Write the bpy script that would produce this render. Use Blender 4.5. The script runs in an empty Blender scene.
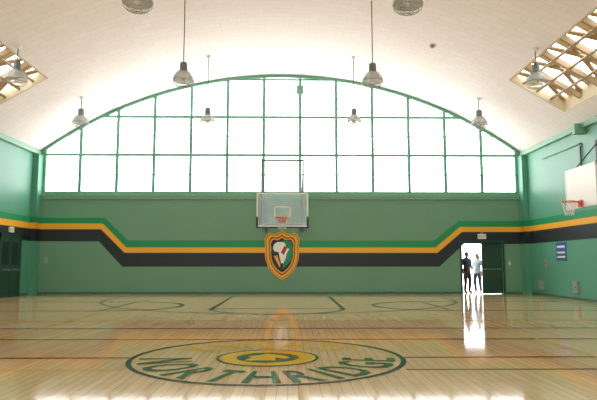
import bpy, bmesh, math, random
from mathutils import Vector, Matrix
random.seed(4)
sc = bpy.context.scene
try:
    sc.view_settings.view_transform = 'Standard'
    sc.view_settings.look = 'None'
    sc.view_settings.exposure = 0.0
except Exception: pass

def lin(c):
    return tuple(((x/255)/12.92 if x/255 <= .04045 else ((x/255+.055)/1.055)**2.4) for x in c)+(1,)

def mat(name, rgb, rough=.6, metal=0, noise=0.0, nscale=3.0, bump=0.0, spec=.5):
    m = bpy.data.materials.new(name); m.use_nodes = True
    nt = m.node_tree; b = nt.nodes['Principled BSDF']
    b.inputs['Base Color'].default_value = lin(rgb)
    b.inputs['Roughness'].default_value = rough
    b.inputs['Metallic'].default_value = metal
    b.inputs['Specular IOR Level'].default_value = spec
    if noise > 0 or bump > 0:
        tc = nt.nodes.new('ShaderNodeTexCoord')
        n = nt.nodes.new('ShaderNodeTexNoise'); n.inputs['Scale'].default_value = nscale
        n.inputs['Detail'].default_value = 4
        nt.links.new(tc.outputs['Object'], n.inputs['Vector'])
        if noise > 0:
            r = nt.nodes.new('ShaderNodeMapRange')
            r.inputs['To Min'].default_value = 1-noise; r.inputs['To Max'].default_value = 1+noise
            nt.links.new(n.outputs['Fac'], r.inputs['Value'])
            mx = nt.nodes.new('ShaderNodeVectorMath'); mx.operation = 'SCALE'
            mx.inputs[0].default_value = lin(rgb)[:3]
            nt.links.new(r.outputs['Result'], mx.inputs['Scale'])
            nt.links.new(mx.outputs[0], b.inputs['Base Color'])
        if bump > 0:
            bp = nt.nodes.new('ShaderNodeBump'); bp.inputs['Strength'].default_value = bump
            bp.inputs['Distance'].default_value = .02
            nt.links.new(n.outputs['Fac'], bp.inputs['Height'])
            nt.links.new(bp.outputs['Normal'], b.inputs['Normal'])
    return m

def glassmat(name, tint=(1,1,1), gloss=.06, diff=0.0):
    m = bpy.data.materials.new(name); m.use_nodes = True
    nt = m.node_tree; nt.nodes.clear()
    o = nt.nodes.new('ShaderNodeOutputMaterial')
    t = nt.nodes.new('ShaderNodeBsdfTransparent'); t.inputs['Color'].default_value = (*tint, 1)
    g = nt.nodes.new('ShaderNodeBsdfGlossy'); g.inputs['Roughness'].default_value = .05
    mx = nt.nodes.new('ShaderNodeMixShader'); mx.inputs[0].default_value = gloss
    nt.links.new(t.outputs[0], mx.inputs[1]); nt.links.new(g.outputs[0], mx.inputs[2])
    out = mx
    if diff > 0:
        d = nt.nodes.new('ShaderNodeBsdfDiffuse'); d.inputs['Color'].default_value = (.8, .82, .8, 1)
        m2 = nt.nodes.new('ShaderNodeMixShader'); m2.inputs[0].default_value = diff
        nt.links.new(mx.outputs[0], m2.inputs[1]); nt.links.new(d.outputs[0], m2.inputs[2]); out = m2
    nt.links.new(out.outputs[0], o.inputs['Surface'])
    return m

class MB:
    def __init__(s): s.v=[]; s.f=[]; s.mi=[]; s.sm=[]; s.mats=[]
    def m(s, mt):
        if mt not in s.mats: s.mats.append(mt)
        return s.mats.index(mt)
    def add(s, vs, fs, mt, smooth=False):
        b=len(s.v); i=s.m(mt); s.v += [tuple(x) for x in vs]
        for f in fs: s.f.append([b+k for k in f]); s.mi.append(i); s.sm.append(smooth)
    def box(s, lo, hi, mt):
        x0,y0,z0=lo; x1,y1,z1=hi
        s.add([(x0,y0,z0),(x1,y0,z0),(x1,y1,z0),(x0,y1,z0),(x0,y0,z1),(x1,y0,z1),(x1,y1,z1),(x0,y1,z1)],
              [(0,3,2,1),(4,5,6,7),(0,1,5,4),(1,2,6,5),(2,3,7,6),(3,0,4,7)], mt)
    def tube(s, p, q, r, mt, n=8, r2=None):
        p=Vector(p); q=Vector(q); d=(q-p)
        if d.length<1e-6: return
        d.normalize(); a=d.orthogonal().normalized(); b=d.cross(a); r2=r if r2 is None else r2
        vs=[]
        for c,rr in ((p,r),(q,r2)):
            for i in range(n):
                t=2*math.pi*i/n; vs.append(c+a*math.cos(t)*rr+b*math.sin(t)*rr)
        fs=[(i,(i+1)%n,n+(i+1)%n,n+i) for i in range(n)]
        s.add(vs,fs,mt,True)
        s.add(vs[:n],[tuple(range(n))[::-1]],mt); s.add(vs[n:],[tuple(range(n))],mt)
    def path(s, pts, r, mt, closed=False, n=6):
        k=len(pts)
        for i in range(k if closed else k-1): s.tube(pts[i],pts[(i+1)%k],r,mt,n)
    def bar(s, p, q, w, h, mt, up=(0,0,1)):
        p=Vector(p); q=Vector(q); d=(q-p).normalized(); a=d.cross(Vector(up)).normalized(); b=a.cross(d)
        vs=[]
        for c in (p,q):
            for (i,j) in ((-1,-1),(1,-1),(1,1),(-1,1)): vs.append(c+a*i*w/2+b*j*h/2)
        s.add(vs,[(3,2,1,0),(4,5,6,7),(0,1,5,4),(1,2,6,5),(2,3,7,6),(3,0,4,7)],mt)
    def lathe(s, prof, c, mt, n=20, close=True):
        vs=[]
        for r,z in prof:
            for i in range(n):
                t=2*math.pi*i/n; vs.append((c[0]+r*math.cos(t),c[1]+r*math.sin(t),c[2]+z))
        fs=[]
        for k in range(len(prof)-1):
            for i in range(n):
                fs.append((k*n+i,k*n+(i+1)%n,(k+1)*n+(i+1)%n,(k+1)*n+i))
        s.add(vs,fs,mt,True)
        if close:
            s.add(vs[:n],[tuple(range(n))],mt); s.add(vs[-n:],[tuple(range(n))],mt)
    def prism(s, poly, fn, d0, d1, mt):
        n=len(poly); vs=[fn(a,b,d0) for a,b in poly]+[fn(a,b,d1) for a,b in poly]
        fs=[tuple(range(n)),tuple(range(2*n-1,n-1,-1))]+[(i,(i+1)%n,n+(i+1)%n,n+i) for i in range(n)]
        s.add(vs,fs,mt)
    def ring(s, cx, cy, r0, r1, a0, a1, z, mt, n=64):
        vs=[];fs=[]
        for i in range(n+1):
            t=math.radians(a0+(a1-a0)*i/n)
            vs += [(cx+r0*math.cos(t),cy+r0*math.sin(t),z),(cx+r1*math.cos(t),cy+r1*math.sin(t),z)]
        for i in range(n): fs.append((2*i,2*i+1,2*i+3,2*i+2))
        s.add(vs,fs,mt)
    def quad(s, x0,y0,x1,y1,z,mt): s.add([(x0,y0,z),(x1,y0,z),(x1,y1,z),(x0,y1,z)],[(0,1,2,3)],mt)
    def mesh(s, me, M, mt, smooth=False):
        s.add([M@v.co for v in me.vertices],[tuple(p.vertices) for p in me.polygons],mt,smooth)
    def obj(s, name, origin=(0,0,0), recalc=True, parent=None):
        o=Vector(origin); me=bpy.data.meshes.new(name)
        me.from_pydata([tuple(Vector(v)-o) for v in s.v],[],s.f)
        for m_ in s.mats: me.materials.append(m_)
        for p,i,k in zip(me.polygons,s.mi,s.sm): p.material_index=i; p.use_smooth=k
        if recalc:
            bm=bmesh.new(); bm.from_mesh(me); bmesh.ops.recalc_face_normals(bm,faces=bm.faces); bm.to_mesh(bm and me); bm.free()
        me.update()
        ob=bpy.data.objects.new(name,me); sc.collection.objects.link(ob); ob.location=o
        if parent: 
            ob.parent=parent; ob.location=o-parent.location
        return ob

# ------------------------------------------------------------ materials
M_wall = mat('green_wall_paint',(106,152,124),.55,noise=.05,nscale=1.2)
M_side = mat('teal_side_wall_paint',(86,154,128),.45,noise=.05,nscale=1.2)
M_frame= mat('window_frame_green',(108,168,144),.5)
M_sill = mat('sill_green',(122,170,140),.5)
M_sg = mat('stripe_green',(16,142,88),.5)
M_sy = mat('stripe_gold',(240,172,44),.5)
M_sb = mat('stripe_navy',(22,34,40),.5)
M_white = mat('white_enamel',(235,235,232),.4)
M_steel = mat('painted_steel_grey',(120,125,125),.4,.4)
M_gsteel = mat('painted_steel_green',(92,118,108),.5)
M_cage = mat('lamp_cage_wire',(150,150,148),.4,.3)
M_dark = mat('dark_steel',(45,48,48),.5,.3)
M_doorg= mat('door_dark_green',(28,66,52),.4,noise=.05)
M_base= mat('baseboard_green',(62,104,84),.5)
M_rim = mat('rim_orange',(215,70,25),.4)
M_net = mat('net_white',(225,225,220),.8)
M_wood = mat('attic_timber',(172,150,118),.8,noise=.12,nscale=6)
M_wellw = mat('skylight_well_tan',(206,192,162),.8,noise=.08)
M_glass = glassmat('clear_pane',gloss=.05)
M_board = glassmat('backboard_glass',(.84,.90,.88),gloss=.025,diff=.03)
M_lampglass = glassmat('prismatic_glass',(.85,.87,.85),gloss=.15,diff=.45)
M_blue = mat('blue_sign',(45,85,160),.4)
M_grey = mat('box_grey',(150,155,152),.5)
M_red = mat('exit_red',(190,40,35),.5)
M_concrete = mat('concrete',(200,196,188),.9,noise=.08)
M_blk = mat('black_paint',(22,26,24),.5)

# ceiling
M_ceil = bpy.data.materials.new('acoustic_tile_ceiling'); M_ceil.use_nodes=True
nt=M_ceil.node_tree; b=nt.nodes['Principled BSDF']; b.inputs['Roughness'].default_value=.8; b.inputs['Specular IOR Level'].default_value=.2
uv=nt.nodes.new('ShaderNodeUVMap'); br=nt.nodes.new('ShaderNodeTexBrick')
br.inputs['Scale'].default_value=1; br.inputs['Brick Width'].default_value=.6; br.inputs['Row Height'].default_value=.3
br.inputs['Mortar Size'].default_value=.010; br.inputs['Mortar Smooth'].default_value=.5
br.inputs['Color1'].default_value=lin((245,238,236)); br.inputs['Color2'].default_value=lin((242,234,232)); br.inputs['Mortar'].default_value=lin((232,223,220))
nt.links.new(uv.outputs[0],br.inputs['Vector']); nt.links.new(br.outputs['Color'],b.inputs['Base Color'])

# floor
def floor_nodes(m, rgb1, rgb2, wood=True):
    m.use_nodes=True; nt=m.node_tree; b=nt.nodes['Principled BSDF']
    tc=nt.nodes.new('ShaderNodeTexCoord')
    b.inputs['Roughness'].default_value=.075; b.inputs['IOR'].default_value=1.52
    mp=nt.nodes.new('ShaderNodeMapping'); mp.inputs['Scale'].default_value=(9,1.2,1)
    n=nt.nodes.new('ShaderNodeTexNoise'); n.inputs['Scale'].default_value=1.0; n.inputs['Detail'].default_value=3
    nt.links.new(tc.outputs['Object'],mp.inputs[0]); nt.links.new(mp.outputs[0],n.inputs['Vector'])
    bp=nt.nodes.new('ShaderNodeBump'); bp.inputs['Strength'].default_value=.035; bp.inputs['Distance'].default_value=.02
    nt.links.new(n.outputs['Fac'],bp.inputs['Height']); nt.links.new(bp.outputs['Normal'],b.inputs['Normal'])
    if wood:
        mp2=nt.nodes.new('ShaderNodeMapping'); mp2.inputs['Rotation'].default_value=(0,0,math.pi/2)
        br=nt.nodes.new('ShaderNodeTexBrick'); br.inputs['Scale'].default_value=1
        br.inputs['Brick Width'].default_value=1.6; br.inputs['Row Height'].default_value=.11
        br.inputs['Mortar Size'].default_value=.002; br.inputs['Color1'].default_value=lin(rgb1); br.inputs['Color2'].default_value=lin(rgb2)
        br.inputs['Mortar'].default_value=lin((146,114,76))
        nt.links.new(tc.outputs['Object'],mp2.inputs[0]); nt.links.new(mp2.outputs[0],br.inputs['Vector'])
        mp3=nt.nodes.new('ShaderNodeMapping'); mp3.inputs['Scale'].default_value=(14,.9,1)
        n2=nt.nodes.new('ShaderNodeTexNoise'); n2.inputs['Scale'].default_value=2; n2.inputs['Detail'].default_value=6
        nt.links.new(tc.outputs['Object'],mp3.inputs[0]); nt.links.new(mp3.outputs[0],n2.inputs['Vector'])
        r=nt.nodes.new('ShaderNodeMapRange'); r.inputs['To Min'].default_value=.85; r.inputs['To Max'].default_value=1.13
        nt.links.new(n2.outputs['Fac'],r.inputs['Value'])
        vm=nt.nodes.new('ShaderNodeVectorMath'); vm.operation='SCALE'
        nt.links.new(br.outputs['Color'],vm.inputs[0]); nt.links.new(r.outputs['Result'],vm.inputs['Scale'])
        nt.links.new(vm.outputs[0],b.inputs['Base Color'])
    else: b.inputs['Base Color'].default_value=lin(rgb1)
M_floor=bpy.data.materials.new('maple_floor'); floor_nodes(M_floor,(228,196,150),(217,182,134))
def fpaint(name,rgb):
    m=bpy.data.materials.new(name); floor_nodes(m,rgb,rgb,False); return m
F_blk=fpaint('court_black',(18,22,20)); F_red=fpaint('court_red',(156,32,24)); F_gold=fpaint('court_gold',(236,184,16))
F_grn=fpaint('court_green',(14,84,34)); F_dgrn=fpaint('court_dark_green',(16,52,28)); F_brn=fpaint('court_brown',(124,58,30))

# ------------------------------------------------------------ geometry constants
HW=10.2; YF=24.3; YB=-8.3; RV=17.05; ZC=-7.75; RWIN=16.97; ZWC=-7.69; SILL=4.14
def zv(x): return math.sqrt(RV*RV-x*x)+ZC
def zw(x): return math.sqrt(RWIN*RWIN-x*x)+ZWC
ZEAVE=zv(HW)

# floor
mb=MB(); mb.box((-HW-.3,YB-.3,-.2),(HW+.3,YF+.3,0),M_floor); mb.obj('floor')

# ceiling vault with openings
OPEN=[(-4.0,3.5),(12.0,19.1)]
OX=(7.8,9.6)
xs=[RV*math.sin(math.radians(a)) for a in [i*36.5/24-36.5 for i in range(49)]]
xs=[x for x in xs if abs(x)<HW-.12 and all(abs(abs(x)-o)>.15 for o in OX)]+[-HW-.02,HW+.02,-OX[0],OX[0],-OX[1],OX[1]]
xs.sort(); ys=[YB-.25]+[v for o in OPEN for v in o]+[YF+.3]
verts=[(x,y,zv(x)) for y in ys for x in xs]; nx=len(xs); faces=[]
for j in range(len(ys)-1):
    for i in range(nx-1):
        xm=(abs(xs[i])+abs(xs[i+1]))/2; ym=(ys[j]+ys[j+1])/2
        if OX[0]<xm<OX[1] and any(a<ym<c for a,c in OPEN): continue
        faces.append((j*nx+i,(j+1)*nx+i,(j+1)*nx+i+1,j*nx+i+1))
me=bpy.data.meshes.new('ceiling'); me.from_pydata(verts,[],faces); me.materials.append(M_ceil)
ul=me.uv_layers.new(name='UVMap')
for p in me.polygons:
    p.use_smooth=True
    for li in p.loop_indices:
        co=me.vertices[me.loops[li].vertex_index].co
        ul.data[li].uv=(math.asin(co.x/RV)*RV+20,co.y+20)
ob=bpy.data.objects.new('ceiling',me); sc.collection.objects.link(ob)

# skylight wells with lattice truss
def skylight(sx,y0,y1):
    mb=MB(); x0,x1=OX; H=.55
    def P(x,y,h): return (sx*x,y,zv(x)+h)
    t=.06
    for x in (x0,x1):
        mb.box((min(sx*x,sx*(x+(-t if x==x0 else t))),y0,zv(x)-.01),(max(sx*x,sx*(x+(-t if x==x0 else t))),y1,zv(x)+H),M_wellw)
    for y,yy in ((y0,y0-t),(y1,y1+t)):
        poly=[(x0,zv(x0)),(x1,zv(x1)),(x1,zv(x1)+H),(x0,zv(x0)+H)]
        mb.prism(poly,lambda a,c,d: (sx*a,d,c),y,yy,M_wellw)
    up=(sx*.55,0,.83)
    k=y0
    while k<y1-.3:
        e=min(k+1.2,y1)
        mb.bar(P(x0,k,.40),P(x1,e,.40),.15,.06,M_wood,up); mb.bar(P(x1,k,.36),P(x0,e,.36),.15,.06,M_wood,up)
        mb.bar(P(x0,k,.2),P(x1,k,.2),.10,.16,M_wood,up)
        mb.bar(P(x0,k+.6,.46),P(x1,k+.6,.46),.34,.03,M_wellw,up)
        k+=1.2
    for f in (.25,.5,.75):
        x=x0+(x1-x0)*f; mb.bar(P(x,y0,.14),P(x,y1,.14),.07,.08,M_wood,up)
    mb.obj('skylight_truss_opening',(sx*8.7,(y0+y1)/2,zv(8.7)))
for a,c in OPEN:
    for s_ in (1,-1): skylight(s_,a,c)

# ------------------------------------------------------------ end walls
def arch_pts(x0,x1,n,f): return [(x0+(x1-x0)*i/n,f(x0+(x1-x0)*i/n)) for i in range(n+1)]
def end_wall(name,Y,sgn,door=None):
    T=.3*sgn; mb=MB(); Ya,Yb=sorted((Y,Y+T))
    if door:
        a,c,h=door
        mb.box((-HW,Ya,0),(a,Yb,SILL),M_wall); mb.box((c,Ya,0),(HW,Yb,SILL),M_wall); mb.box((a,Ya,h),(c,Yb,SILL),M_wall)
    else: mb.box((-HW,Ya,0),(HW,Yb,SILL),M_wall)
    for s_ in (-1,1):
        lo,hi=sorted((s_*10.0,s_*HW)); mb.box((lo,Ya,SILL),(hi,Yb,6.02),M_wall)
    n=60; 
    pts=[(-10+20*i/n) for i in range(n+1)]
    fn=lambda a,c,d:(a,d,c)
    for i in range(n):
        xa,xb=pts[i],pts[i+1]
        mb.prism([(xa,zw(xa)),(xb,zw(xb)),(xb,zw(xb)+.35),(xa,zw(xa)+.35)],fn,Ya,Yb,M_wall)
    mb.obj(name,(0,0,0))
def window(name,Y,sgn,door=False):
    mb=MB(); y0,y1=sorted((Y+.02*sgn,Y+.12*sgn)); ym=(y0+y1)/2
    for i in range(14):
        x=-10+20*i/13; w=.06
        xc=max(-9.94,min(9.94,x)); mb.box((xc-w,y0,SILL),(xc+w,y1,zw(xc)-.02),M_frame)
    for z,w in ((SILL+.05,.06),(5.80,.052),(7.44,.052),(9.08,.04)):
        r=math.sqrt(max(RWIN**2-(z-ZWC)**2,0)); r=min(r,10); mb.box((-r,y0+.01,z-w),(r,y1-.01,z+w),M_frame)
    for z in (4.97,6.62,8.27):
        r=math.sqrt(max(RWIN**2-(z-ZWC)**2,0)); r=min(r,10); mb.box((-r,ym-.015,z-.018),(r,ym+.015,z+.018),M_frame)
    n=60
    for i in range(n):
        xa=-10+20*i/n; xb=-10+20*(i+1)/n
        mb.prism([(xa,zw(xa)-.1),(xb,zw(xb)-.1),(xb,zw(xb)+.01),(xa,zw(xa)+.01)],lambda a,c,d:(a,d,c),y0-.01,y1+.01,M_frame)
    poly=[(-10,SILL),(10,SILL)]+arch_pts(10,-10,40,zw)
    mb.add([(a,ym,c) for a,c in poly],[tuple(range(len(poly)))],M_glass)
    mb.obj(name,(0,Y,6.5))
    s=MB(); ya,yb=sorted((Y-.10*sgn,Y+.02*sgn)); s.box((-HW,ya,SILL-.1),(HW,yb,SILL),M_sill)
    s.box((-HW,ya+.04 if sgn>0 else ya,SILL-.22),(HW,yb if sgn>0 else yb-.04,SILL-.1),M_sill)
    s.obj('trim_1' if sgn>0 else 'trim_2')
DOOR=(7.5,9.2,2.12)
end_wall('wall_far',YF,1,DOOR); window('window_1',YF,1)
end_wall('wall_back',YB,-1); window('window_2',YB,-1)
for s_,nm in ((-1,'wall_left'),(1,'wall_right')):
    mb=MB(); lo,hi=sorted((s_*HW,s_*(HW+.3))); mb.box((lo,YB-.3,0),(hi,YF+.3,ZEAVE+.05),M_side); mb.obj(nm)
    mb=MB(); lo,hi=sorted((s_*(HW-.12),s_*HW)); mb.box((lo,YB,ZEAVE-.16),(hi,YF,ZEAVE+.02),M_sill)
    for y in (-4,3.5,12,19.1):
        a,c=sorted((s_*(HW-.35),s_*HW)); mb.box((a,y-.1,ZEAVE-.35),(c,y+.1,ZEAVE),M_sill)
    mb.obj('trim_3' if s_<0 else 'trim_4')
    mb=MB(); lo,hi=sorted((s_*(HW-.22),s_*HW)); mb.box((lo,YF-.45,0),(hi,YF,ZEAVE-.16),M_side); mb.obj('trim_5' if s_<0 else 'trim_6')
    mb=MB(); lo,hi=sorted((s_*(HW-.02),s_*HW)); mb.box((lo,YB,0),(hi,YF-.45,.09),M_base); mb.obj('baseboard_left' if s_<0 else 'baseboard_right')
mb=MB(); mb.box((-HW+.22,YF-.02,0),(DOOR[0]-.08,YF,.09),M_base); mb.box((DOOR[1]+.08,YF-.02,0),(HW-.22,YF,.09),M_base); mb.obj('baseboard_far')

# ------------------------------------------------------------ painted stripes
L=(3.14,2.90,2.66,2.16); C=(2.20,1.91,1.69,1.12); R=(3.02,2.77,2.56,2.06)
mb=MB()
def band(k,mt):
    o=(.10,.04,-.03,-.10)
    def line(j):
        s=o[j]
        return [(-HW+.22,L[j]),(-7.45+s,L[j]),(-6.45+s,C[j]),(6.45-s,C[j]),(7.5-s,R[j]),(HW-.22,R[j])]
    t,bm_=line(k),line(k+1)
    for i in range(5):
        mb.prism([t[i],t[i+1],bm_[i+1],bm_[i]],lambda a,c,d:(a,d,c),YF-.004,YF-.0005,mt)
band(0,M_sg); band(1,M_sy); band(2,M_sb); mb.obj('painted_stripe_far')
for s_,Z in ((-1,L),(1,R)):
    mb=MB()
    for k,mt in enumerate((M_sg,M_sy,M_sb)):
        lo,hi=sorted((s_*(HW-.005),s_*(HW-.0005))); mb.box((lo,YB,Z[k+1]),(hi,YF-.455,Z[k]),mt)
        lo,hi=sorted((s_*(HW-.225),s_*(HW-.2205))); mb.box((lo,YF-.455,Z[k+1]),(hi,YF-.001,Z[k]),mt)
        lo,hi=sorted((s_*(HW-.225),s_*HW)); mb.box((lo,YF-.455,Z[k+1]),(hi,YF-.4505,Z[k]),mt)
    mb.obj('painted_stripe_left' if s_<0 else 'painted_stripe_right')  # bands of wall paint, built as thin slabs

# ------------------------------------------------------------ shield emblem
mb=MB()
half=[(0,1.0),(.2,.90),(.45,.84),(.72,.90),(.9,.80),(1,.62),(.95,.4),(.98,.1),(.93,-.2),(.78,-.5),(.5,-.76),(.2,-.93),(0,-1.0)]
shp=half+[(-a,c) for a,c in half[-2:0:-1]]
def shield(k,d0,d1,mt,kz=None):
    kz=kz or k
    mb.prism([(a*.73*k,1.6+c*1.02*kz) for a,c in shp],lambda a,c,d:(a+.02,YF-d,c),d0,d1,mt)
shield(1,.005,.05,M_sy); shield(.76,.056,.062,M_sb,.82); shield(.71,.062,.067,M_sy,.77); shield(.94,.05,.053,M_sb,.955); shield(.91,.053,.056,M_sy,.93)
fnw=lambda a,c,d:(a+.02,YF-d,c)
shield(.64,.067,.072,M_sb,.70)
mb.prism([(.03,2.2),(.40,2.15),(.42,1.7),(.36,1.35),(.03,1.02)],fnw,.072,.075,M_sg)
afr=[(-.34,2.02),(-.22,2.13),(.0,2.14),(.12,2.08),(.18,1.9),(.30,1.84),(.2,1.68),(.16,1.5),(.06,1.26),(-.04,1.26),(-.1,1.5),(-.14,1.72),(-.3,1.74),(-.38,1.86)]
mb.prism(afr,fnw,.075,.08,M_white)
mb.prism([(-.05,1.7),(.1,1.98),(.22,1.9),(.08,1.6)],fnw,.08,.083,M_red)
mb.prism([(-.34,1.55),(-.2,1.6),(-.06,1.2),(-.1,1.08)],fnw,.075,.08,M_sy)
mb.obj('shield_emblem',(.02,YF,1.6))

# ------------------------------------------------------------ basketball hoops
def hoop(name,loc,rotz,wall,kind):
    mb=MB(); W=.915; Hb=1.2
    if kind=='glass': mb.box((-W,-.012,0),(W,.012,Hb),M_board)
    else: mb.box((-W,-.02,0),(W,.02,Hb),M_white)
    for lo,hi in (((-W-.03,-.03,-.04),(W+.03,.03,.03)),((-W-.03,-.03,Hb-.02),(W+.03,.03,Hb+.03)),((-W-.03,-.03,0),(-W+.02,.03,Hb)),((W-.02,-.03,0),(W+.03,.03,Hb))):
        mb.box(lo,hi,M_white)
    if kind=='glass':
        for lo,hi in (((-.305,-.035,.28),(.305,-.02,.33)),((-.305,-.035,.69),(.305,-.02,.74)),((-.305,-.035,.28),(-.255,-.02,.74)),((.255,-.035,.28),(.305,-.02,.74))):
            mb.box(lo,hi,M_white)
    rz=.29 if kind=='glass' else .14; cy=-.40; rr=.2285
    mb.box((-.11,-.06,rz-.16),(.11,-.03,rz+.05),M_rim); mb.box((-.08,-.2,rz-.03),(.08,-.05,rz),M_rim)
    mb.path([(rr*math.cos(t*math.pi/12),cy+rr*math.sin(t*math.pi/12),rz) for t in range(24)],.018,M_rim,True,8)
    for s_ in (-1,1): mb.tube((s_*.09,-.05,rz-.14),(s_*.13,cy+.17,rz-.01),.008,M_rim)
    N=12; lv=[(.225,0),(.2,.1),(.165,.2),(.14,.3),(.13,.42)]
    for k in range(4):
        for i in range(N):
            for d in (.5,-.5):
                t0=2*math.pi*(i+.5*(k%2))/N; t1=2*math.pi*(i+.5*(k%2)+d)/N
                r0,h0=lv[k]; r1,h1=lv[k+1]
                mb.tube((r0*math.cos(t0),cy+r0*math.sin(t0),rz-h0),(r1*math.cos(t1),cy+r1*math.sin(t1),rz-h1),.006,M_net,4)
    if kind=='glass':
        for s_ in (-1,1):
            x=s_*.76
            mb.tube((x,.06,.02),(x,.06,2.5),.035,M_gsteel)
            mb.tube((x,.06,.15),(x,wall,.05),.03,M_gsteel); mb.tube((x,.06,1.15),(x,wall,1.1),.03,M_gsteel)
            mb.tube((x,.06,2.45),(x,wall,1.1),.022,M_gsteel); mb.box((x-.1,wall-.03,-.05),(x+.1,wall,1.25),M_gsteel)
        mb.tube((-.78,.06,2.45),(.78,.06,2.45),.035,M_gsteel)
        mb.tube((-.76,.06,.1),(.76,.06,.1),.03,M_gsteel)
        mb.box((-W-.04,-.045,-.07),(W+.04,.045,-.02),M_dark)
        for s_ in (-1,1): mb.box((s_*(W+.01)-.035,-.045,-.07),(s_*(W+.01)+.035,.045,.35),M_dark)
    else:
        for s_ in (-1,1):
            x=s_*.6
            mb.tube((x,.02,.15),(x,wall,.15),.025,M_dark); mb.tube((x,.02,1.05),(x,wall,1.05),.025,M_dark)
            mb.tube((x,.02,1.1),(x,wall,2.1),.018,M_dark); mb.box((x-.06,wall-.03,0),(x+.06,wall,2.2),M_dark)
        mb.tube((-.6,.05,.15),(.6,.05,.15),.025,M_dark); mb.tube((-.6,.05,1.05),(.6,.05,1.05),.025,M_dark)
    ob=mb.obj(name); ob.location=loc; ob.rotation_euler=(0,0,rotz)
hoop('basketball_hoop',(.07,21.3,2.6),0,YF-21.3-.01,'glass')
hoop('basketball_hoop.001',(9.3,17.7,3.0),-math.pi/2,HW-9.3-.01,'wood')
hoop('basketball_hoop.002',(-9.3,17.7,3.0),math.pi/2,HW-9.3-.01,'wood')

# ------------------------------------------------------------ caged pendant lamps
def lamp(x,y):
    z=6.62; mb=MB(); c=(x,y,z); zt=zv(x)
    mb.tube((x,y,z+.42),(x,y,zt-.02),.014,M_dark); mb.lathe([(.03,-.10),(.08,-.04),(.09,-.0)],(x,y,zt),M_white)
    mb.lathe([(.03,.46),(.09,.44),(.11,.38),(.11,.2),(.13,.17)],c,M_steel)
    mb.lathe([(.12,.18),(.2,.12),(.27,.02),(.30,-.10),(.29,-.11),(.26,.0),(.19,.09),(.11,.15)],c,M_lampglass,24,False)
    mb.lathe([(.02,.15),(.05,.1),(.08,.02),(.07,-.08),(.03,-.13)],c,M_white,12)
    for r,zz in ((.31,-.10),(.29,-.17),(.22,-.24),(.11,-.28)):
        mb.path([(x+r*math.cos(t*math.pi/10),y+r*math.sin(t*math.pi/10),z+zz) for t in range(20)],.006,M_cage,True,5)
    for i in range(10):
        t=2*math.pi*i/10; cs,sn=math.cos(t),math.sin(t)
        mb.path([(x+r*cs,y+r*sn,z+zz) for r,zz in ((.14,.2),(.23,.13),(.29,.02),(.31,-.10),(.29,-.17),(.22,-.24),(.11,-.28),(0,-.29))],.005,M_cage,False,5)
    mb.obj('caged_pendant_lamp',c)
for y in (21.5,16.5,11.4,6.4):
    for x in (-2.75,2.75): lamp(x,y)
for y in (21.7,16.5,11.4):
    for x in (-7.55,7.55): lamp(x,y)
mb=MB(); mb.lathe([(.09,-.0),(.09,-.05),(.05,-.1),(.02,-.1)],(5.1,18.8,zv(5.1)),M_grey); mb.obj('smoke_detector',(5.1,18.8,zv(5.1)))
mb=MB(); mb.box((.62,YF-.20,8.40),(.92,YF+.02,8.78),M_frame); mb.box((.65,YF-.21,8.43),(.89,YF-.20,8.75),M_sill); mb.box((.74,YF-.1,8.78),(.80,YF+.02,8.95),M_frame)
mb.obj('wall_speaker_box',(.77,YF-.1,8.6))

# ------------------------------------------------------------ doors
def leaf(mb,x0,x1,y,h,mt):
    mb.box((x0,y,.01),(x1,y+.05,h),mt)
    mb.box((x0+.12,y-.008,1.15),(x1-.12,y,h-.18),M_doorg); mb.box((x0+.12,y-.008,.2),(x1-.12,y,.95),M_doorg)
    mb.tube((x0+.08,y-.05,1.02),(x1-.08,y-.05,1.02),.02,M_steel)
    for xx in (x0+.1,x1-.1): mb.box((xx-.03,y-.05,.98),(xx+.03,y,1.06),M_steel)
mb=MB(); a,c,h=DOOR
mb.box((a-.08,YF-.03,0),(a,YF-.001,h+.08),M_doorg); mb.box((c,YF-.03,0),(c+.08,YF-.001,h+.08),M_doorg); mb.box((a,YF-.03,h),(c,YF-.001,h+.08),M_doorg)
mb.obj('trim_10')
mb=MB(); leaf(mb,8.35,c-.005,YF+.06,h-.01,M_doorg); mb.obj('door_1',(8.8,YF,0))
mb=MB()
mb.box((a+.01,YF+.31,.01),(a+.06,YF+1.13,h-.01),M_doorg); mb.tube((a+.1,YF+.4,1.02),(a+.1,YF+1.05,1.02),.02,M_steel)
for yy in (YF+.42,YF+1.03): mb.box((a+.06,yy-.03,.98),(a+.1,yy+.03,1.06),M_steel)
mb.obj('door_3',(a,YF+.7,0))
mb=MB(); X=-HW+.006
mb.box((X,21.35,0),(X+.06,21.45,2.35),M_doorg); mb.box((X,22.95,0),(X+.06,23.05,2.35),M_doorg); mb.box((X,21.35,2.25),(X+.06,23.05,2.35),M_doorg)
for y0,y1 in ((21.45,22.19),(22.21,22.95)):
    mb.box((X+.005,y0,.01),(X+.035,y1,2.25),M_doorg); mb.box((X+.035,y0+.12,1.2),(X+.042,y1-.12,2.05),M_blk)
    mb.tube((X+.08,y0+.08,1.02),(X+.08,y1-.08,1.02),.02,M_steel); 
    for yy in (y0+.1,y1-.1): mb.box((X+.03,yy-.03,.98),(X+.08,yy+.03,1.06),M_steel)
mb.obj('door_2',(X,22.2,0))

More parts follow.
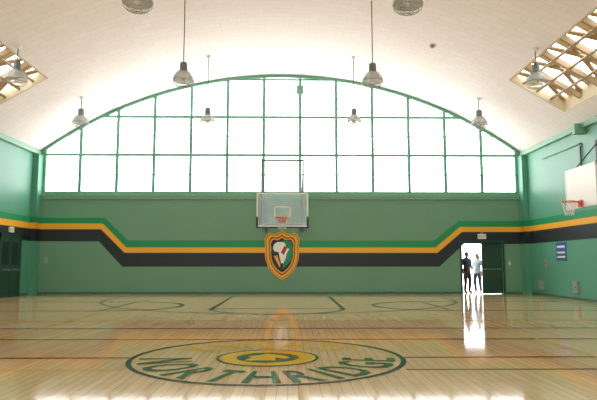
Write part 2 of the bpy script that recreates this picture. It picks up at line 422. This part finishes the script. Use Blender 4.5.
def glyph(ch,size,bold=0):
    cu=bpy.data.curves.new('t','FONT'); cu.body=ch; cu.size=size; cu.align_x='CENTER'; cu.resolution_u=3; cu.offset=bold
    o=bpy.data.objects.new('t',cu); sc.collection.objects.link(o); bpy.context.view_layer.update()
    me=bpy.data.meshes.new_from_object(o.evaluated_get(bpy.context.evaluated_depsgraph_get()))
    bpy.data.objects.remove(o); return me
def exit_sign(loc,rz):
    mb=MB(); M=Matrix.Translation(loc)@Matrix.Rotation(rz,4,'Z')
    def bx(lo,hi,mt):
        k=len(mb.v); mb.box(lo,hi,mt)
        for i in range(k,len(mb.v)): mb.v[i]=tuple(M@Vector(mb.v[i]))
    bx((-.17,-.05,0),(.17,0,.2),M_white); bx((-.05,-.03,.2),(.05,0,.26),M_grey)
    mb.mesh(glyph('EXIT',.16),M@Matrix.Translation((0,-.053,.045))@Matrix.Rotation(math.pi/2,4,'X'),M_red)
    mb.obj('exit_sign',loc)
exit_sign((8.35,YF-.006,2.27),0); exit_sign((-HW+.008,22.2,2.42),math.pi/2)

mb=MB(); mb.box((HW-.02,20.75,1.35),(HW,21.5,2.0),M_blue)
mb.box((HW-.024,20.82,1.82),(HW-.02,21.43,1.9),M_white); mb.box((HW-.024,20.82,1.62),(HW-.02,21.43,1.68),M_white); mb.box((HW-.024,20.82,1.46),(HW-.02,21.43,1.52),M_white)
mb.obj('blue_notice_sign',(HW,21.1,1.7))
def wallbox(y,z,w,h,nm,mt=M_grey):
    mb=MB(); mb.box((HW-.07,y-w/2,z-h/2),(HW,y+w/2,z+h/2),mt); mb.box((HW-.085,y-w/2+.03,z-h/2+.03),(HW-.07,y+w/2-.03,z+h/2-.03),mt)
    mb.tube((HW-.075,y-w*.2,z),(HW-.11,y-w*.2,z),.02,M_dark); mb.obj(nm,(HW,y,z))
wallbox(22.9,.42,.3,.35,'electrical_outlet_box'); wallbox(20.1,.45,.35,.4,'electrical_outlet_box.001'); wallbox(22.3,1.25,.2,.3,'light_switch_box')
mb=MB(); mb.tube((HW-.04,19.3,3.1),(HW-.04,19.3,5.3),.03,M_dark); mb.tube((HW-.04,19.3,5.3),(HW-.04,22.3,5.3),.02,M_sill)
for z in (3.2,4.2,5.2): mb.box((HW-.06,19.24,z),(HW,19.36,z+.05),M_steel)
mb.obj('wall_conduit',(HW,19.3,4.2))
mb=MB(); mb.box((9.42,YF-.03,1.1),(9.52,YF,1.4),M_grey); mb.box((9.44,YF-.04,1.2),(9.5,YF-.03,1.3),M_white); mb.obj('light_switch_box.001',(9.47,YF,1.2))
mb=MB(); mb.box((-9.75,YF-.05,1.25),(-9.62,YF,1.55),M_grey); mb.box((-9.73,YF-.06,1.3),(-9.64,YF-.05,1.5),M_sill); mb.obj('thermostat',(-9.7,YF,1.4))

# ------------------------------------------------------------ court markings
mb=MB(); cy=8.06; cx=.05; z=.002; w=.05
def ln(x0,y0,x1,y1,mt,zz=z,w=.10):
    if abs(x0-x1)<1e-6: mb.quad(x0-w/2,min(y0,y1),x0+w/2,max(y0,y1),zz,mt)
    else: mb.quad(min(x0,x1),y0-w/2,max(x0,x1),y0+w/2,zz,mt)
BL=22.5
for s_ in (-1,1):
    ln(s_*1.83,16.6,s_*1.83,BL,F_blk,z,.12); ln(s_*6.02,20.9,s_*6.02,BL,F_brn)
ln(-1.83,16.6,1.83,16.6,F_blk,z,.16); mb.ring(0,16.6,1.76,1.90,180,360,z+.0005,F_blk)
mb.ring(0,20.9,5.93,6.07,180,360,z+.001,F_brn)
ln(-9.3,BL,9.3,BL,F_blk,z,.14); 
for s_ in (-1,1): ln(s_*9.3,-6.4,s_*9.3,BL,F_blk,z-.0005)
for s_ in (-1,1):
    for d in (-1.83,1.83): ln(s_*4.7,17.7+d,s_*9.27,17.7+d,F_blk,z+.0015,.14)
    ln(s_*4.7,17.7-1.83,s_*4.7,17.7+1.83,F_blk,z+.002); mb.ring(s_*4.7,17.7,1.76,1.90,90 if s_>0 else -90,270 if s_>0 else 90,z+.0025,F_blk)
ln(-9.2,cy+.0,cx-1.85,cy,F_red,z+.001,.08); ln(cx+1.85,cy,9.2,cy,F_red,z+.001,.08)
ln(-9.2,9.95,9.2,9.95,F_red,z+.0012,.09); ln(-9.2,7.15,cx-1.7,7.15,F_gold,z+.0012,.05); ln(cx+1.7,7.15,9.2,7.15,F_brn,z+.0012,.05)
ln(-9.2,13.2,9.2,13.2,F_gold,z+.0012,.12); ln(-9.2,11.6,9.2,11.6,F_brn,z+.0012,.10)
for s_ in (-1,1): ln(s_*4.5,-1,s_*4.5,17.1,F_gold,z+.0032,.05)
mb.ring(cx,cy,1.77,1.84,0,360,z+.003,F_blk,96)
mb.ring(cx,cy,.001,.68,0,360,z+.003,F_gold); mb.ring(cx,cy,.65,.69,0,360,z+.0036,F_dgrn); mb.ring(cx,cy,.001,.42,0,360,z+.0036,F_grn)
horse=[(-.30,-.25),(-.22,.0),(-.28,.12),(-.12,.2),(-.02,.34),(.06,.26),(.22,.12),(.32,-.04),(.24,-.1),(.1,-.02),(.12,-.26)]
mb.add([(cx+a,cy+c,z+.0042) for a,c in horse],[tuple(range(len(horse)))],F_gold)
def arc_text(txt,rb,rm,span,size,mt,inward,gap=.07,sy=1.3,bold=.008):
    # letters bent around the ring; rb = baseline radius, rm = radius used for spacing
    gl=[]
    for ch in txt:
        me=glyph(ch,size,bold); xsv=[v.co.x for v in me.vertices]; gl.append((me,min(xsv),max(xsv)))
    tot=sum(b-a for _,a,b in gl)+gap*(len(txt)-1)
    k=math.radians(span)/tot; u=-tot/2
    for me,a,b in gl:
        vs=[]
        for v in me.vertices:
            t=(u+v.co.x-a)*k; h_=v.co.y*sy
            if inward: an=-math.pi/2+t; r=rb-h_
            else: an=math.pi/2-t; r=rb+h_
            vs.append((cx+r*math.cos(an),cy+r*math.sin(an),z+.0036))
        mb.add(vs,[tuple(p.vertices) for p in me.polygons],mt); u+=b-a+gap
arc_text('NORTHRIDGE',1.69,1.4,176,.56,F_grn,True,.10,1.75)
arc_text('KNIGHTS',.86,1.3,118,.56,F_gold,False,.12,1.9)
mb.obj('court_markings',recalc=False)

mb=MB(); mb.box((2,YF+.3,-.2),(16,YF+9,-.002),M_concrete); mb.obj('ground_patio')

# ------------------------------------------------------------ people
def skin_eval(verts,edges,radii,roots,sub=2):
    me=bpy.data.meshes.new('sk'); me.from_pydata(verts,edges,[])
    o=bpy.data.objects.new('sk',me); sc.collection.objects.link(o)
    o.modifiers.new('s','SKIN'); 
    for i,r in enumerate(radii): me.skin_vertices[0].data[i].radius=r if isinstance(r,tuple) else (r,r)
    for i in range(len(verts)): me.skin_vertices[0].data[i].use_root=(i in roots)
    m=o.modifiers.new('d','SUBSURF'); m.levels=sub; m.render_levels=sub
    bpy.context.view_layer.update()
    r=bpy.data.meshes.new_from_object(o.evaluated_get(bpy.context.evaluated_depsgraph_get()))
    bpy.data.objects.remove(o); return r
def segd(p,a,b):
    a=Vector(a);b=Vector(b);d=b-a; t=max(0,min(1,(p-a).dot(d)/d.length_squared)); return (p-(a+d*t)).length
def person(name,loc,rz,S,J,shirt,pants,skin,hair,shoe,longhair=False,head_turn=0):
    mb=MB(); M=Matrix.Diagonal((S,S,S,1))
    V=[J['pel'],J['waist'],J['chest'],J['uch'],J['neck'],J['hb'],J['sl'],J['el'],J['wl'],J['pl'],J['sr'],J['er'],J['wr'],J['pr'],
       J['hl'],J['kl'],J['al'],J['tl'],J['hr'],J['kr'],J['ar'],J['tr']]
    Rr=[(.165,.12),(.15,.11),(.18,.125),(.15,.10),.062,.055,.075,.05,.034,(.042,.028),.075,.05,.034,(.042,.028),.11,.072,.05,.045,.11,.072,.05,.045]
    E=[(0,1),(1,2),(2,3),(3,4),(4,5),(3,6),(6,7),(7,8),(8,9),(3,10),(10,11),(11,12),(12,13),(0,14),(14,15),(15,16),(16,17),(0,18),(18,19),(19,20),(20,21)]
    lab=['s','s','s','k','k','s','s','k','k','s','s','k','k','p','p','p','f','p','p','p','f']
    me=skin_eval(V,E,Rr,{0})
    MT={'s':shirt,'p':pants,'k':skin,'f':shoe}
    groups={k:[] for k in MT}
    for p in me.polygons:
        best=min(range(len(E)),key=lambda i: segd(p.center,V[E[i][0]],V[E[i][1]])/( .14 if i<3 else .07))
        l=lab[best]
        if l=='s' and p.center.z<V[0][2]-.02: l='p'
        if l=='p' and p.center.z>V[0][2]+.02: l='s'
        groups[l].append(tuple(p.vertices))
    base=len(mb.v); vs=[v.co.copy() for v in me.vertices]
    mb.v += [tuple(v) for v in vs]
    for k,fl in groups.items():
        i=mb.m(MT[k])
        for f in fl: mb.f.append([base+a for a in f]); mb.mi.append(i); mb.sm.append(True)
    fv=[];fe=[];fr=[];roots=set()
    for w_,p_,sx in ((J['wl'],J['pl'],-1),(J['wr'],J['pr'],1)):
        w_=Vector(w_);p_=Vector(p_); d=(p_-w_).normalized(); a=Vector((0,-1,0)) if abs(d.y)<.8 else Vector((0,0,1)); a=(a-d*a.dot(d)).normalized(); inn=d.cross(a)
        if inn.x*sx>0: inn=-inn
        for k,(off,ln_) in enumerate(((-.028,.062),(-.010,.078),(.009,.082),(.027,.074))):
            b0=p_+a*off; i0=len(fv); roots.add(i0)
            fv += [b0-d*.01,b0+d*(.02+ln_*.45)+inn*.004,b0+d*(.02+ln_*.8)+inn*.02,b0+d*(.01+ln_)+inn*.036]
            fe += [(i0,i0+1),(i0+1,i0+2),(i0+2,i0+3)]; fr += [.010,.009,.0085,.007]
        i0=len(fv); roots.add(i0); b0=w_.lerp(p_,.55)+a*.022
        fv += [b0,b0+a*.03+d*.025,b0+a*.04+d*.055+inn*.015]; fe += [(i0,i0+1),(i0+1,i0+2)]; fr += [.012,.010,.008]
    fm=skin_eval([tuple(v) for v in fv],fe,fr,roots,1); mb.mesh(fm,Matrix(),skin,True)
    hc=Vector(J['head']); HM=Matrix.Translation(hc)@Matrix.Rotation(head_turn,4,'Z')
    bm=bmesh.new(); bmesh.ops.create_uvsphere(bm,u_segments=24,v_segments=18,radius=1)
    for v in bm.verts:
        x,y,zz=v.co; 
        tp=1-.30*max(0,-zz)**1.3
        ny=y*.098*(1-.12*max(0,-zz) if y<0 else 1-.45*max(0,-zz)); nxx=x*.077*tp
        if y<0:
            g=math.exp(-((x*.077)/.012)**2); ny-= .020*g*math.exp(-((zz+.14)/.16)**2)
            ny-= .006*g*math.exp(-((zz+.50)/.10)**2); ny-= .008*math.exp(-((zz+.85)/.2)**2)
            for ex in (-.031,.031): ny+= .008*math.exp(-((x*.077-ex)/.014)**2-((zz-.05)/.12)**2)
        v.co=(nxx,ny,zz*.118)
    m2=bpy.data.meshes.new('h'); bm.to_mesh(m2); bm.free(); mb.mesh(m2,HM,skin,True)
    def sph(c_,r_,mt,sc3=(1,1,1)):
        bm=bmesh.new(); bmesh.ops.create_uvsphere(bm,u_segments=10,v_segments=8,radius=r_)
        m3=bpy.data.meshes.new('e'); bm.to_mesh(m3); bm.free(); mb.mesh(m3,HM@Matrix.Translation(c_)@Matrix.Diagonal((*sc3,1)),mt,True)
    for s_ in (-1,1):
        sph((s_*.031,-.079,.006),.011,M_white,(1.1,.8,.7)); sph((s_*.031,-.087,.006),.005,M_blk)
        sph((s_*.077,.008,-.005),.026,skin,(.35,.7,1.15)); sph((s_*.031,-.09,.026),.014,hair,(1.1,.3,.2))
    sph((0,-.092,-.057),.02,M_red,(1.1,.35,.28))
    bm=bmesh.new(); bmesh.ops.create_uvsphere(bm,u_segments=24,v_segments=18,radius=1)
    bmesh.ops.delete(bm,geom=[v for v in bm.verts if (v.co.y<-.35 and v.co.z<.42) or v.co.z<(-.55 if longhair else -.35) or (v.co.y<.1 and v.co.z<.02)],context='VERTS')
    for v in bm.verts:
        n_=1+.03*math.sin(v.co.x*23)*math.cos(v.co.z*19); v.co=(v.co.x*.085*n_,v.co.y*.108*n_+.004,v.co.z*.128*n_+.004)
    m4=bpy.data.meshes.new('hr'); bm.to_mesh(m4); bm.free(); mb.mesh(m4,HM,hair,True)
    if longhair:
        tl=skin_eval([tuple(HM@Vector(p)) for p in ((0,.07,.03),(0,.10,-.08),(0,.105,-.2),(0,.09,-.30))],[(0,1),(1,2),(2,3)],[(.075,.05),(.08,.04),(.07,.035),(.03,.02)],{0},2); mb.mesh(tl,Matrix(),hair,True)
    px,py,pz=J['pel']
    n=24; prof=[(.155,.118,pz+.12),(.172,.132,pz+.0),(.18,.14,pz-.07)]
    vs=[];fs=[]
    for a_,b_,zz in prof:
        for i in range(n):
            t=2*math.pi*i/n; vs.append((px+a_*math.cos(t),py+b_*math.sin(t),zz))
    for k in range(2):
        for i in range(n): fs.append((k*n+i,k*n+(i+1)%n,(k+1)*n+(i+1)%n,(k+1)*n+i))
    mb.add(vs,fs,shirt,True)
    zmin=min(v[2] for v in mb.v)
    mb.v=[(v[0],v[1],v[2]-zmin) for v in mb.v]
    ob=mb.obj(name); ob.location=loc; ob.rotation_euler=(0,0,rz); ob.scale=(S,S,S)
J1=dict(pel=(0,0,.95),waist=(0,0,1.10),chest=(0,0,1.28),uch=(0,.01,1.42),neck=(0,.012,1.50),hb=(0,0,1.57),head=(0,-.012,1.635),
 sl=(-.185,.01,1.41),el=(-.25,.05,1.13),wl=(-.25,-.05,.90),pl=(-.245,-.08,.82),
 sr=(.185,.01,1.41),er=(.26,.04,1.13),wr=(.16,-.16,1.05),pr=(.08,-.19,1.05),
 hl=(-.095,0,.90),kl=(-.11,-.03,.50),al=(-.12,.02,.09),tl=(-.14,-.14,.04),
 hr=(.095,0,.90),kr=(.12,-.04,.50),ar=(.13,.03,.09),tr=(.16,-.12,.04))
J2=dict(J1); J2.update(kl=(-.10,-.10,.52),al=(-.09,-.02,.09),tl=(-.10,-.18,.04),er=(.25,.05,1.13),wr=(.25,-.04,.9),pr=(.245,-.07,.82),
 el=(-.25,.02,1.14),wl=(-.20,-.18,1.0),pl=(-.14,-.24,1.02))
sk1=mat('skin_brown',(124,84,62),.6); sk2=mat('skin_tan',(170,124,96),.6)
person('standing_man',(7.90,25.0,-.002),math.radians(25),1.0,J1,mat('charcoal_tshirt',(44,46,54),.9),mat('dark_trousers',(34,36,46),.9),sk1,mat('hair_black',(14,12,12),.7),mat('shoe_black',(18,18,18),.6))
person('standing_woman',(8.44,25.25,-.002),math.radians(-50),.96,J2,mat('pale_blue_shirt',(190,202,222),.9),mat('denim_trousers',(66,76,104),.9),sk2,mat('hair_dark_brown',(40,26,20),.7),mat('shoe_white',(170,170,170),.6),True)

# ------------------------------------------------------------ light: bright hazy sky
w_=bpy.data.worlds.new('World'); sc.world=w_; w_.use_nodes=True
bg=w_.node_tree.nodes['Background']; bg.inputs['Color'].default_value=(1.0,.985,.985,1); bg.inputs['Strength'].default_value=6.8
def portal(loc,rot,sx,sy):
    l=bpy.data.lights.new('sky_portal','AREA'); l.shape='RECTANGLE'; l.size=sx; l.size_y=sy; l.energy=1
    l.cycles.is_portal=True
    o=bpy.data.objects.new('sky_portal',l); o.location=loc; o.rotation_euler=rot; sc.collection.objects.link(o)
portal((0,YF+.35,6.75),(-math.pi/2,0,0),20.2,5.4); portal((0,YB-.35,6.75),(math.pi/2,0,0),20.2,5.4)
portal((8.35,YF+1.5,1.2),(-math.pi/2,0,0),3,2.4)
for a,c in OPEN:
    for s_ in (-1,1): portal((s_*8.7,(a+c)/2,zv(8.7)+.9),(0,s_*math.radians(31),0),2.4,c-a+.4)

# ------------------------------------------------------------ camera
cd=bpy.data.cameras.new('camera'); cam=bpy.data.objects.new('camera',cd); sc.collection.objects.link(cam)
cd.sensor_width=36; cd.lens=584/597*36; cam.location=(.35,0,1.27)
cam.rotation_euler=(math.radians(90+6.157),0,math.radians(-.83)); cd.clip_end=200
sc.camera=cam
